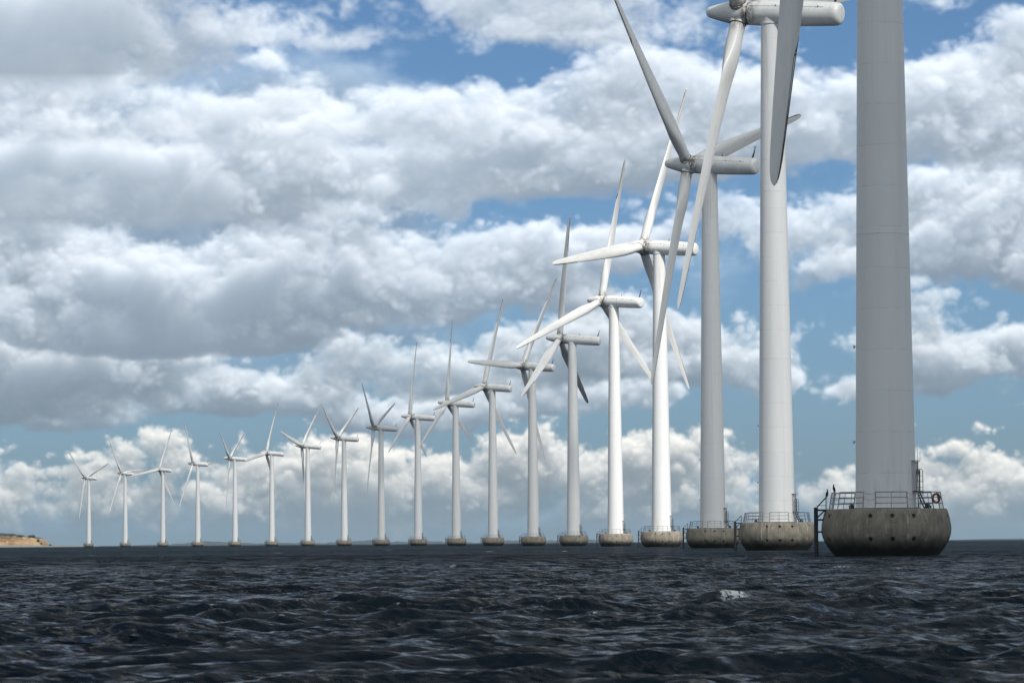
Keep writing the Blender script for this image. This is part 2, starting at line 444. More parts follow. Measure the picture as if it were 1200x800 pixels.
def mat_nacelle(name, seam):
    m, n, p, o = material(name)
    t = n.new('ShaderNodeTexCoord'); ob = t.outputs['Object']
    s = n.new('ShaderNodeSeparateXYZ'); n.link(ob, s.inputs[0])
    ob, rnd = own(n, ob)
    st = n.noise(n.mapping(ob, scale=(0.5, 1.2, 1.2)), 1.0, 5, 0.6)
    col = n.mix(n.smooth(st, 0.42, 0.7), (0.74, 0.75, 0.75, 1), (0.64, 0.645, 0.63, 1))
    g = n.noise(n.mapping(ob, scale=(1.5, 1.1, 1.1)), 1.0, 5, 0.68)
    if seam:   # oil round the front of the housing, hatch seam along the side
        front = n.math('SUBTRACT', 1.0, n.smooth(s.outputs[0], -2.6, -0.6))
        col = n.mix(n.math('MULTIPLY', n.math('MULTIPLY', front, n.smooth(g, 0.40, 0.58)), 0.85), col, (0.10, 0.062, 0.035, 1))
        runs = n.noise(n.mapping(ob, scale=(2.6, 0.5, 0.35)), 1.0, 4, 0.65)
        col = n.mix(n.math('MULTIPLY', n.smooth(runs, 0.56, 0.74), 0.45), col, (0.30, 0.255, 0.20, 1))
    else:
        rear = n.smooth(s.outputs[0], -4.0, -2.9)
        col = n.mix(n.math('MULTIPLY', n.math('MULTIPLY', rear, n.smooth(g, 0.41, 0.57)), 0.88), col, (0.085, 0.052, 0.03, 1))
    n.link(col, p.inputs['Base Color']); p.inputs['Roughness'].default_value = 0.38
    return m

def mat_concrete():
    m, n, p, o = material('foundation_concrete')
    t = n.new('ShaderNodeTexCoord'); ob = t.outputs['Object']
    s = n.new('ShaderNodeSeparateXYZ'); n.link(ob, s.inputs[0]); z = s.outputs[2]
    ob, rnd = own(n, ob)
    big = n.noise(ob, 0.9, 6, 0.62); fine = n.noise(ob, 9.0, 5, 0.65)
    run = n.noise(n.mapping(ob, scale=(2.6, 2.6, 0.22)), 1.0, 5, 0.62)
    col = n.mix(n.smooth(big, 0.35, 0.68), (0.265, 0.238, 0.19, 1), (0.165, 0.147, 0.118, 1))
    col = n.mix(n.math('MULTIPLY', n.smooth(run, 0.46, 0.72), 0.60), col, (0.100, 0.090, 0.073, 1))
    col = n.mix(n.math('MULTIPLY', n.smooth(fine, 0.45, 0.75), 0.35), col, (0.39, 0.355, 0.29, 1))
    # pale lime runs
    lime = n.noise(n.mapping(ob, scale=(4.5, 4.5, 0.10), loc=(7, 2, 0)), 1.0, 3, 0.5)
    col = n.mix(n.math('MULTIPLY', n.smooth(lime, 0.61, 0.68), 0.6), col, (0.46, 0.44, 0.39, 1))
    # splash zone: weed up to a ragged line
    rag = n.math('ADD', z, n.math('MULTIPLY', n.math('SUBTRACT', n.noise(n.mapping(ob, scale=(1, 1, 0.25)), 1.3, 5, 0.6), 0.5), 1.1))
    col = n.mix(n.math('SUBTRACT', 1.0, n.smooth(rag, 0.75, 1.55)), col, (0.060, 0.057, 0.048, 1))
    col = n.mix(n.math('SUBTRACT', 1.0, n.smooth(rag, 0.45, 0.85)), col, (0.012, 0.013, 0.010, 1))
    n.link(col, p.inputs['Base Color'])
    p.inputs['Roughness'].default_value = 0.88
    bump(n, p, n.math('ADD', fine, big), 0.5, 0.05)
    return m

M = {}
M['tower'] = mat_tower(); M['blade'] = mat_blade(); M['nacelle'] = mat_nacelle('nacelle_paint', True); M['hub'] = mat_nacelle('spinner_paint', False)
M['concrete'] = mat_concrete()
M['steel'] = mat_simple('galvanised_steel', (0.30, 0.30, 0.29), 0.5, 0.7, 0.5, 3.0)
M['dark'] = mat_simple('dark_steel', (0.035, 0.035, 0.035), 0.6, 0.2, 0.5, 3.0)
M['pile'] = mat_simple('weathered_pile', (0.030, 0.030, 0.028), 0.75, 0.0, 0.5, 2.0)
M['gap'] = mat_simple('rubber_gap', (0.018, 0.016, 0.014), 0.7)
M['edge'] = mat_simple('worn_leading_edge', (0.06, 0.058, 0.055), 0.6)
M['door'] = mat_simple('door_paint', (0.50, 0.51, 0.51), 0.4)
M['buoy'] = mat_simple('lifebuoy_orange', (0.20, 0.055, 0.028), 0.6)
M['white'] = mat_simple('white_plastic', (0.75, 0.75, 0.73), 0.4, 0, 0.1)
M['feather'] = mat_simple('dark_feathers', (0.018, 0.018, 0.020), 0.7, 0, 0.3, 20)

# ------------------------------------------------------------------ the sea
def wave_set(rng):
    """wind sea running from the left distance towards the right foreground"""
    main = math.atan2(-0.86, 0.50); comps = []
    for lam in np.geomspace(0.42, 9.0, 96):
        th = main+rng.normal(0, 0.42)
        k = 2*math.pi/lam
        steep = SEA_STEEP*math.exp(-max(0, math.log(lam/SEA_PEAK))**2*1.4)*(0.75+0.5*rng.random())
        comps.append((k*math.cos(th), k*math.sin(th), steep/k, rng.random()*2*math.pi, lam))
    return comps

def sea():
    rng = np.random.default_rng(4)
    dense = np.radians(np.arange(-15.0, 15.0, 0.031))
    side = np.radians(np.concatenate([np.geomspace(0.04, 167, 90)]))
    a_right = dense[-1]+np.sort(side); a_left = dense[0]-np.sort(side)[::-1]
    a_right = a_right[a_right < math.pi-0.01]; a_left = a_left[a_left > -math.pi+0.01]
    ang = np.concatenate([[-math.pi], a_left, dense, a_right])          # one full turn, closed below
    r = [2.0]
    while r[-1] < 60000:
        q = r[-1]
        r.append(q+max(0.09, 0.115*(q/34.0)**1.14) if q < 9000 else q*1.25)
    r = np.array(r)
    nr, na = len(r), len(ang)
    X = (r[:, None]*np.sin(ang)[None, :]); Y = (r[:, None]*np.cos(ang)[None, :]); Z = np.zeros_like(X)
    dr = np.gradient(r)
    da = np.gradient(ang)
    DX = np.zeros_like(X); DY = np.zeros_like(X); J = np.zeros_like(X)
    act = np.abs(ang) < R(15.2)
    i0, i1 = np.where(act)[0][0], np.where(act)[0][-1]+1
    Xs, Ys = X[:, i0:i1].astype(np.float32), Y[:, i0:i1].astype(np.float32)
    ch = 0.85
    # groups of higher and lower waves
    grp = np.zeros_like(Xs)
    for lam in (17, 29, 46):
        for q in range(3):
            th = rng.random()*2*math.pi
            grp += np.sin(2*math.pi/lam*(Xs*math.cos(th)+Ys*math.sin(th))+rng.random()*6.28).astype(np.float32)/4.5
    grp = 1.0+0.42*grp
    for kx, ky, a, ph, lam in wave_set(rng):
        fade = np.clip((lam/dr-1.8)/1.5, 0, 1).astype(np.float32)
        rows = np.where(fade > 0)[0]
        if len(rows) == 0: continue
        n = rows[-1]+1
        arg = kx*Xs[:n]+ky*Ys[:n]+ph
        am = a*fade[:n, None]*grp[:n]
        sn = np.sin(arg); cs = np.cos(arg)
        k = math.hypot(kx, ky)
        Z[:n, i0:i1] += am*cs
        DX[:n, i0:i1] -= ch*am*kx/k*sn; DY[:n, i0:i1] -= ch*am*ky/k*sn
        J[:n, i0:i1] += ch*am*k*cs
    edge = np.clip((R(14.9)-np.abs(ang))/R(4.5), 0, 1)[None, :]; edge = edge*edge*(3-2*edge)
    # breaking crests: where the photograph has white water
    foam = np.zeros_like(X)
    for (px, py, w) in WHITECAPS:
        hz = 635.8-0.0071*(px-600)
        d = CAM_Z*F_PX/(py-hz); xx = (px-600)/F_PX*d
        ja = int(np.argmin(np.abs(ang-math.atan2(xx, d)))); sel = np.where(np.abs(r/d-1) < 0.09)[0]
        el = (Z[:, ja]-CAM_Z)/r; seen = el >= np.maximum.accumulate(el)-1e-5
        vis = sel[seen[sel]] if seen[sel].any() else sel
        d = float(r[vis[int(np.argmax(Z[vis, ja]))]]); xx = (px-600)/F_PX*d
        ww = w/F_PX*d*0.5
        yy = Y-d-0.35*ww*np.sin((X-xx)/ww*2.1+px)
        q = ((X-xx)/ww)**2+((yy+0.002*d)/(ww*0.22+0.12+0.0042*d))**2
        g = np.exp(-q*0.8)
        foam = np.maximum(foam, g)
        Z += 0.05*np.exp(-q*0.35)*min(1.0, d/70)
    for (tx, ty) in FEET:
        q = np.hypot(X-tx, Y-ty)
        foam = np.maximum(foam, 0.42*np.exp(-((q-3.95)/0.35)**2))
    crest = np.clip((J-0.60)*2.0, 0, 0.6)*np.clip(r/60, 0, 1)[:, None]
    foam = np.maximum(foam, crest)
    X += DX*edge; Y += DY*edge; Z *= edge
    co = np.stack([X, Y, Z], axis=2).reshape(-1, 3)
    ii, jj = np.meshgrid(np.arange(nr-1), np.arange(na), indexing='ij')
    j2 = (jj+1) % na
    quads = np.stack([ii*na+jj, ii*na+j2, (ii+1)*na+j2, (ii+1)*na+jj], axis=2).reshape(-1, 4)
    me = bpy.data.meshes.new('sea')
    nv = len(co); nf = len(quads)
    co = np.vstack([co, [[0, 0, 0]]])
    tris = np.stack([np.full(na, nv), (np.arange(na)+1) % na, np.arange(na)], axis=1)
    me.vertices.add(nv+1); me.vertices.foreach_set('co', co.astype(np.float32).ravel())
    loops = np.concatenate([quads.ravel(), tris.ravel()])
    me.loops.add(len(loops)); me.loops.foreach_set('vertex_index', loops.astype(np.int32))
    starts = np.concatenate([np.arange(nf)*4, nf*4+np.arange(na)*3])
    me.polygons.add(nf+na); me.polygons.foreach_set('loop_start', starts.astype(np.int32))
    me.polygons.foreach_set('use_smooth', np.ones(nf+na, bool))
    me.update(calc_edges=True); me.validate()
    at = me.attributes.new('foam', 'FLOAT', 'POINT')
    at.data.foreach_set('value', np.concatenate([foam.ravel(), [0]]).astype(np.float32))
    at = me.attributes.new('flat_mesh', 'FLOAT', 'POINT')      # where the sheet carries no modelled waves
    at.data.foreach_set('value', np.concatenate([(1-edge+0*X).ravel(), [1]]).astype(np.float32))
    return me

def mat_sea():
    m, n, p, o = material('sea_water')
    t = n.new('ShaderNodeTexCoord'); ob = t.outputs['Object']
    s = n.new('ShaderNodeSeparateXYZ'); n.link(ob, s.inputs[0])
    dist = n.math('SQRT', n.math('ADD', n.math('MULTIPLY', s.outputs[0], s.outputs[0]), n.math('MULTIPLY', s.outputs[1], s.outputs[1])))
    fa = n.new('ShaderNodeAttribute', attribute_name='flat_mesh')
    far = n.math('MAXIMUM', n.smooth(dist, 60.0, 300.0), fa.outputs['Fac'])
    def ripples(deg, scale, detail, weight, aniso, loc):
        """slopes of one train of small waves: crests drawn out across their own direction"""
        mp = n.mapping(n.mapping(ob, rot=(0, 0, -R(deg))), scale=(1.0, aniso, 1), loc=loc)
        f = n.noise(mp, scale, detail, 0.58, dist=0.6)
        q = n.new('ShaderNodeVectorMath', operation='SCALE'); q.inputs[0].default_value = (math.cos(R(deg)), math.sin(R(deg)), 0)
        n.link(n.math('MULTIPLY', n.math('SUBTRACT', f, 0.5), weight), q.inputs[3])
        return q.outputs[0]
    def vadd(a_, b_):
        v = n.new('ShaderNodeVectorMath', operation='ADD'); n.link(a_, v.inputs[0]); n.link(b_, v.inputs[1]); return v.outputs[0]
    gust = n.math('ADD', 0.45, n.math('MULTIPLY', n.smooth(n.noise(ob, 0.16, 4, 0.6), 0.35, 0.65), 1.0))
    sl = vadd(ripples(-62, 3.2, 4, n.math('MULTIPLY', gust, SEA_A), 0.30, (0, 0, 0)), ripples(-25, 5.5, 3, n.math('MULTIPLY', gust, SEA_A*0.8), 0.35, (5, 1, 0)))
    sl = vadd(sl, ripples(-105, 7.5, 3, n.math('MULTIPLY', gust, SEA_A*0.8), 0.35, (2, 8, 0)))
    # far out, where the waves are smaller than the mesh, their slopes too
    sl = vadd(sl, ripples(-60, 0.55, 4, n.math('MULTIPLY', far, SEA_B), 0.35, (7, 3, 0)))
    sl = vadd(sl, ripples(-110, 0.8, 4, n.math('MULTIPLY', far, SEA_B), 0.35, (1, 9, 0)))
    bias = n.new('ShaderNodeVectorMath', operation='SCALE'); bias.inputs[0].default_value = (0.50*SEA_LEE, -0.86*SEA_LEE, 0); n.link(n.math('ADD', 0.50, n.math('MULTIPLY', far, 2.6)), bias.inputs[3])
    sl = vadd(sl, bias.outputs[0])
    fl = n.new('ShaderNodeVectorMath', operation='MULTIPLY'); n.link(sl, fl.inputs[0]); fl.inputs[1].default_value = (1, 1, 0)
    ge = n.new('ShaderNodeNewGeometry')
    bp = n.new('ShaderNodeVectorMath', operation='NORMALIZE'); n.link(vadd(ge.outputs['Normal'], fl.outputs[0]), bp.inputs[0])
    at = n.new('ShaderNodeAttribute', attribute_name='foam')
    fn = n.noise(n.mapping(ob, scale=(1, 0.5, 1)), 6.5, 8, 0.75, dist=0.6)
    fm = n.smooth(n.math('MULTIPLY', at.outputs['Fac'], n.math('SUBTRACT', n.math('MULTIPLY', fn, 5.0), 1.8)), 0.25, 0.8)
    tint = n.noise(ob, 0.03, 3, 0.5)
    col = n.mix(n.smooth(tint, 0.35, 0.65), (0.005, 0.011, 0.019, 1), (0.007, 0.016, 0.024, 1))
    n.n.remove(p)
    df = n.new('ShaderNodeBsdfDiffuse'); n.link(col, df.inputs[0]); n.link(bp.outputs[0], df.inputs['Normal'])
    gl = n.new('ShaderNodeBsdfGlossy'); gl.inputs['Roughness'].default_value = 0.10; n.link(bp.outputs[0], gl.inputs['Normal'])
    fr = n.new('ShaderNodeFresnel'); fr.inputs['IOR'].default_value = 1.333; n.link(bp.outputs[0], fr.inputs['Normal'])
    f2 = n.math('MULTIPLY', n.math('POWER', fr.outputs[0], SEA_POW), n.math('SUBTRACT', SEA_SPEC, n.math('MULTIPLY', far, SEA_SPEC*0.45)), clamp=True)
    mx = n.new('ShaderNodeMixShader'); n.link(f2, mx.inputs[0]); n.link(df.outputs[0], mx.inputs[1]); n.link(gl.outputs[0], mx.inputs[2])
    fo = n.new('ShaderNodeBsdfDiffuse'); fo.inputs[0].default_value = (0.74, 0.77, 0.78, 1)
    m2 = n.new('ShaderNodeMixShader'); n.link(fm, m2.inputs[0]); n.link(mx.outputs[0], m2.inputs[1]); n.link(fo.outputs[0], m2.inputs[2])
    n.link(m2.outputs[0], o.inputs[0])
    return m

WHITECAPS = [(982,668,26), (860,709,42), (1143,673,36), (325,648,16), (108,652,7), (455,644,12), (572,646,14), (530,663,8),
             (660,645,8), (690,731,14), (1050,668,10), (222,640.5,8), (190,654,6), (1085,640,8)]
ROW = [  # turbines: x, y, yaw, rotor angle, pitch, label: from the farthest to the nearest
 (-393.0, 3504.5, 29.1, -51.5, 2, 'smallest wind turbine, far left end of the row, nearest the sandy headland'),
 (-338.1, 3298.5, 30.3, -37.0, 2, 'second wind turbine from the far left end of the row'),
 (-291.5, 3149.3, 33.5, 20.8, 2, 'third wind turbine from the far left end of the row, one blade nearly upright'),
 (-243.8, 2925.6, 23.7, -32.0, 2, 'fourth wind turbine from the far left end, one blade level to the right'),
 (-202.5, 2755.3, 11.5, -60.0, 2, 'fifth wind turbine from the far left end, two blades raised in a narrow V'),
 (-166.0, 2602.8, 19.1, 20.3, 2, 'sixth wind turbine from the far left end, just right of the narrow V rotor'),
 (-131.2, 2418.9, 20.3, -77.4, 2, 'seventh wind turbine from the far left end, one blade low-angled to upper left'),
 (-100.3, 2247.3, 16.9, -60.6, 2, 'eighth wind turbine from the far left end, rotor like an upright Y'),
 (-71.3, 2046.6, 14.7, -52.3, 2, 'ninth wind turbine from the left, larger upright Y rotor leaning left'),
 (-47.1, 1875.1, 15.3, 0.6, 2, 'tenth wind turbine from the left, middle of the row, blade pointing straight up'),
 (-25.5, 1695.0, 20.2, -3.7, 2, 'eleventh wind turbine from the left, upright blade beside its neighbour’s blade tip'),
 (-8.1, 1523.8, 32.5, 14.5, 2, 'twelfth wind turbine from the left, blade tip reaching over the hub on its left'),
 (7.1, 1344.2, 31.2, 30.2, 2, 'seventh nearest wind turbine, one blade level to the left, rusty hub'),
 (18.6, 1165.6, 18.7, -0.9, 66, 'sixth nearest wind turbine, upright blade and a pale blade down to the left'),
 (26.6, 983.2, 38.4, 8.8, 2, 'fifth nearest wind turbine, long blade slanting down to the left'),
 (31.5, 803.8, 31.6, 21.2, 4, 'fourth nearest wind turbine, bright white lower tower, one blade nearly level to the left'),
 (33.1, 627.3, 33.4, -47.7, 2, 'third nearest wind turbine, grey tower, blade raised to upper left, brown-stained hub'),
 (31.1, 446.4, 29.3, -41.3, 2, 'second nearest wind turbine, nacelle at the top edge, long blade hanging down left'),
 (26.2, 265.9, 41.9, 65.0, 26, 'nearest wind turbine, thick grey tower cut off by the top edge of the photo'),
]
FEET = [(q[0], q[1]) for q in ROW]
me = sea(); me.materials.append(mat_sea())
o = link('sea', me); tag(o, kind='structure')

# ------------------------------------------------------------------ distant land
def ridge(name, x0, x1, y0, depth, hfun, nx, ny, mat, prof=None):
    vs = []; fs = []
    for i in range(nx):
        x = x0+(x1-x0)*i/(nx-1)
        for j in range(ny):
            t = j/(ny-1)
            z = hfun(x, t)
            vs.append((x, y0+depth*t, z))
    for i in range(nx-1):
        for j in range(ny-1): fs.append((i*ny+j, (i+1)*ny+j, (i+1)*ny+j+1, i*ny+j+1))
    me = bpy.data.meshes.new(name); me.from_pydata(vs, [], fs); me.materials.append(mat)
    me.polygons.foreach_set('use_smooth', [True]*len(fs))
    return link(name, me)

def n1d(seed):
    g = np.random.default_rng(seed); t = [(2*math.pi/l, g.random()*6.28, a) for l, a in ((900, 1), (410, .7), (170, .5), (74, .4), (33, .3), (15, .22))]
    return lambda x: sum(a*math.sin(k*x+p) for k, p, a in t)/2.2

def mat_coast():
    m, n, p, o = material('wooded_coast')
    t = n.new('ShaderNodeTexCoord')
    f = n.noise(n.mapping(t.outputs['Object'], scale=(0.012, 0.004, 0.06)), 1.0, 5, 0.6)
    n.link(n.mix(n.smooth(f, 0.4, 0.65), (0.012, 0.020, 0.020, 1), (0.026, 0.034, 0.030, 1)), p.inputs['Base Color']); p.inputs['Roughness'].default_value = 0.9
    return m
MC = mat_coast()
COAST_D = 20000.0
def coast_h(seed, xa, xb, base, amp):
    nf = n1d(seed)
    def h(x, t):
        e = min(1.0, max(0.0, (x-xa)/500.0), 1.0)*min(1.0, max(0.0, (xb-x)/500.0))
        return (-1.0 if t == 0 else 0)+max(0.3, (base+amp*nf(x))*e)*min(1, t*6)*(1-0.25*t)
    return h
sc = COAST_D/F_PX
for nm, pa, pb, base, amp, sd in (('coast', 120, 800, 12.0, 10.0, 3), ('coast', 1120, 1290, 9.0, 4.0, 8)):
    xa, xb = (pa-600)*sc, (pb-600)*sc
    o = ridge(nm, xa, xb, COAST_D, 900, coast_h(sd, xa, xb, base, amp), 420, 9, MC); tag(o, kind='structure')

def mat_cliff():
    m, n, p, o = material('sand_cliff')
    t = n.new('ShaderNodeTexCoord'); ob = t.outputs['Object']
    g = n.new('ShaderNodeNewGeometry'); sp = n.new('ShaderNodeSeparateXYZ'); n.link(g.outputs['Normal'], sp.inputs[0])
    po = n.new('ShaderNodeSeparateXYZ'); n.link(ob, po.inputs[0])
    f = n.noise(n.mapping(ob, scale=(0.06, 0.02, 0.22)), 1.0, 6, 0.62)
    sand = n.mix(n.smooth(f, 0.38, 0.64), (0.34, 0.225, 0.12, 1), (0.19, 0.105, 0.05, 1))
    scr = n.noise(n.mapping(ob, scale=(0.09, 0.03, 0.16), loc=(4, 0, 2)), 1.0, 5, 0.65)
    sand = n.mix(n.smooth(scr, 0.60, 0.70), sand, (0.055, 0.060, 0.035, 1))
    grass = n.mix(n.smooth(f, 0.4, 0.6), (0.045, 0.060, 0.025, 1), (0.075, 0.085, 0.04, 1))
    top = n.smooth(n.math('ADD', sp.outputs[2], n.math('MULTIPLY', n.math('SUBTRACT', scr, 0.5), 0.2)), 0.80, 0.93)
    low = n.math('SUBTRACT', 1.0, n.smooth(n.math('ADD', po.outputs[2], n.math('MULTIPLY', n.math('SUBTRACT', scr, 0.5), 5.0)), 2.0, 4.5))
    col = n.mix(low, n.mix(top, sand, grass), (0.17, 0.165, 0.15, 1))
    n.link(col, p.inputs['Base Color']); p.inputs['Roughness'].default_value = 0.95
    return m
HEAD_D = 6000.0; hs = HEAD_D/F_PX
PROFILE = [(-260, 22), (-60, 20), (0, 19), (12, 18), (22, 17.2), (30, 16.2), (33, 16.0), (38, 13.4), (42, 9.6), (45, 5.4), (49, 2.6), (75, 1.8), (90, 1.2), (104, 0.4), (108, -0.5)]
def head_h(x, t):
    px = x/hs+600
    base = np.interp(px, [a for a, b in PROFILE], [b for a, b in PROFILE])*1.0
    nf = HEADN(x)
    if t == 0: return -1.0
    if t < 0.10: return min(base, 1.0+0.3*nf)*min(1, t/0.05)
    rise = min(1.0, max(0.0, (t-0.12+0.025*HEADN(x*2.3))/0.075))
    return min(base, 1.0)+(max(base-1.0, 0))*rise**0.9*(1+0.03*nf)
HEADN = n1d(21)
o = ridge('headland', (-260-600)*hs, (108-600)*hs, HEAD_D, 130, head_h, 300, 110, mat_cliff()); tag(o, kind='structure')

# bushes and small trees on the headland: trunk and a crown of leaf clumps
def mat_leaf():
    m, n, p, o = material('bush_leaves')
    t = n.new('ShaderNodeTexCoord'); f = n.noise(t.outputs['Object'], 0.9, 4, 0.6)
    n.link(n.mix(n.smooth(f, 0.4, 0.62), (0.022, 0.032, 0.014, 1), (0.06, 0.075, 0.03, 1)), p.inputs['Base Color']); p.inputs['Roughness'].default_value = 0.8
    return m
ML = mat_leaf(); MT = mat_simple('bark', (0.07, 0.055, 0.04), 0.9)
def clump_tree(name, loc, w, h, seed, label, cat):
    g = random.Random(seed)
    root = bpy.data.objects.new(name, None); COL.objects.link(root); root.location = loc
    tag(root, label, cat, 'bushes on the headland')
    tr = MB(); tr.tube([(0, 0, -0.6), (0.1, 0, h*0.3), (0.0, 0.1, h*0.7)], [0.25, 0.18, 0.06], 7)
    for k in range(4):
        a = g.random()*6.28; tr.tube([(0.05, 0, h*0.25), (math.cos(a)*w*0.3, math.sin(a)*w*0.3, h*0.65)], [0.1, 0.03], 5)
    link('trunk', tr.mesh('trunk', MT), root)
    cr = MB()
    for k in range(900):
        while True:
            p = Vector((g.uniform(-1, 1), g.uniform(-1, 1), g.uniform(-1, 1)))
            if p.length < 1 and p.length > 0.25: break
        lump = 1+0.35*math.sin(p.x*5+seed)*math.cos(p.y*4+seed*2)
        c = Vector((p.x*w/2*lump, p.y*w/2*lump, h*0.44+p.z*h*0.50*lump))
        q = Quaternion(Vector((g.gauss(0, 1), g.gauss(0, 1), g.gauss(0, 1))).normalized(), g.random()*6.28)
        s = 0.42+0*w*g.uniform(0.6, 1.3)
        cr.add([c+q@Vector((-s, -s*0.6, 0)), c+q@Vector((s, -s*0.6, 0)), c+q@Vector((s*0.7, s*0.7, s*0.3)), c+q@Vector((-s*0.7, s*0.7, -s*0.2))], [(0, 1, 2, 3)])
    link('crown', cr.mesh('crown', ML), root)
BUSH = [(-4, 17.3, 26, 5.5, 'broad dark bush at the left edge, on top of the sandy headland'), (9, 16.2, 22, 4.5, 'low dark bush on the headland, second from the left edge of the photo'),
        (20, 15.6, 13, 3.2, 'lowest dark bush on the headland, between the left bushes and the clifftop tree'),
        (33.5, 15.6, 13, 4.6, 'broad dark tree on the brow of the cliff, tallest on the headland'), (41.5, 9.6, 4, 4.5, 'small upright bush on the slope just right of the clifftop tree'),
        (45, 5.4, 3.5, 3, 'small bush near the foot of the headland slope'), (56, 2.2, 4, 2.6, 'solitary small bush on the low spit right of the headland')]
for i, (px, z, w, h, lab) in enumerate(BUSH):
    x = (px-600)*hs
    t_ = 0.22 if px < 36 else 0.19
    clump_tree('bush' if w < 10.5 or i != 3 else 'tree', (x, HEAD_D+130*t_, head_h(x, t_)-0.8), w, h, i+3, lab, 'bush' if i != 3 else 'tree')

# ------------------------------------------------------------------ the wind turbine, built once
DECK = 3.28
def foundation_mesh():
    b = MB()
    prof = [(2.6, -1.9), (3.08, -1.0), (3.64, 0.0), (3.92, 0.36), (4.14, 0.66), (4.33, 0.98), (4.46, 1.30), (4.53, 1.60), (4.55, 1.85), (4.53, 2.15), (4.46, 2.55), (4.36, 2.95), (4.27, 3.20), (4.23, DECK-0.03), (4.19, DECK)]
    b.lathe(prof, 96)
    me = b.mesh('foundation', M['concrete'])
    ob = bpy.data.objects.new('tmp', me); COL.objects.link(ob)
    c = MB()
    for ax in range(4):
        for da in (-20, 0, 20):
            for z, rr in ((2.76, 4.40), (1.16, 4.28)):
                a = R(-90+ax*90+da); d = Vector((math.cos(a), math.sin(a), 0))
                c.tube([d*(rr+0.6)+Vector((0, 0, z)), d*(rr-0.10)+Vector((0, 0, z)), d*(rr-0.30)+Vector((0, 0, z))], [0.21, 0.15, 0.09], 16)
    cm = c.mesh('cut', None); co = bpy.data.objects.new('cut', cm); COL.objects.link(co)
    md = ob.modifiers.new('b', 'BOOLEAN'); md.operation = 'DIFFERENCE'; md.object = co; md.solver = 'EXACT'
    dg = bpy.context.evaluated_depsgraph_get()
    out = bpy.data.meshes.new_from_object(ob.evaluated_get(dg))
    out.name = 'foundation'
    bpy.data.objects.remove(ob); bpy.data.objects.remove(co); bpy.data.meshes.remove(cm)
    out.set_sharp_from_angle(angle=R(32))
    return out

def tower_mesh():
    b = MB()
    prof = [(2.22, DECK), (2.22, DECK+0.10), (2.135, DECK+0.11)]
    z0, z1, r0, r1 = DECK+0.11, 62.3, 2.135, 1.27
    joints = (22.6, 42.4)
    rad = lambda z: r0+(r1-r0)*((z-z0)/(z1-z0))
    zs = list(np.linspace(z0+1, z1, 24))
    for j in joints:
        zs += [j-0.03, j-0.028, j+0.028, j+0.03]
    for z in sorted(zs):
        extra = 0.02 if any(abs(z-j) < 0.029 for j in joints) else 0
        prof.append((rad(z)+extra, z))
    b.lathe(prof, 64, cap0=False)
    return b.mesh('tower', M['tower'])

def deck_plinth_mesh():
    b = MB(); b.lathe([(2.42, DECK+0.001), (2.42, DECK+0.055), (2.225, DECK+0.06)], 48, cap0=False, cap1=False)
    return b.mesh('tower_base_ring', M['dark'])

def railing_mesh():
    b = MB()
    for k in range(8):
        c = R(-90+45*k)
        def P_(a, z):
            t = (z-DECK)/1.15
            r = 4.07-0.22*t
            return Vector((math.cos(a)*r, math.sin(a)*r, z))
        ha = R(16.2)
        for s in (-1, 1):
            b.tube([P_(c+s*ha, DECK-0.02), P_(c+s*ha, DECK+1.17)], 0.036, 6)
        b.tube([P_(c, DECK-0.02).lerp((P_(c-ha, DECK-0.02)+P_(c+ha, DECK-0.02))/2, 1.0), (P_(c-ha, DECK+1.15)+P_(c+ha, DECK+1.15))/2], 0.020, 6)
        for z in (0.38, 0.77, 1.15):
            b.tube([P_(c-ha, DECK+z), P_(c+ha, DECK+z)], 0.027 if z < 1 else 0.034, 6)
        # chains across the gaps
        for z in (0.70, 1.10):
            a0, a1 = c+ha, c+R(45)-ha
            pts = []
            for i in range(6):
                f = i/5; p = P_(a0, DECK+z).lerp(P_(a1, DECK+z), f); p.z -= 0.10*4*f*(1-f); pts.append(p)
            b.tube(pts, 0.013, 5)
    return b.mesh('railing', M['steel'])

def landing_mesh():
    b = MB()
    xs = -4.93
    for y in (-0.42, 0.42):
        b.tube([(xs, y, -1.6), (xs, y, 3.42)], 0.115, 12)
        for z in (3.22, 2.55, 1.70):
            b.tube([(xs, y, z), (-4.1 if z > 3 else -4.45, y*1.0, z)], 0.06, 8)
        b.tube([(xs, y, 2.62), (-4.3, y, 3.2)], 0.03, 6)
    z = -0.4
    while z < 3.3:
        b.tube([(xs-0.0, -0.42, z), (xs, 0.42, z)], 0.025, 6); z += 0.3
    b.box((-4.5, 0, 3.235), (0.72, 0.84, 0.05))
    return b.mesh('boat_landing', M['pile'])

def davit_mesh():
    b = MB()
    for y in (-0.42, 0.42):
        b.tube([(-4.84, y, 3.45), (-4.2, y, 4.12)], 0.024, 6)
        b.tube([(-4.2, y, 4.12), (-4.2, y, 3.26)], 0.018, 6)
        b.tube([(-4.84, y, 3.55), (-4.2, y, 3.55)], 0.016, 6)
    b.tube([(-4.2, -0.42, 4.12), (-4.2, 0.42, 4.12)], 0.02, 6)
    return b.mesh('handrail', M['dark'])

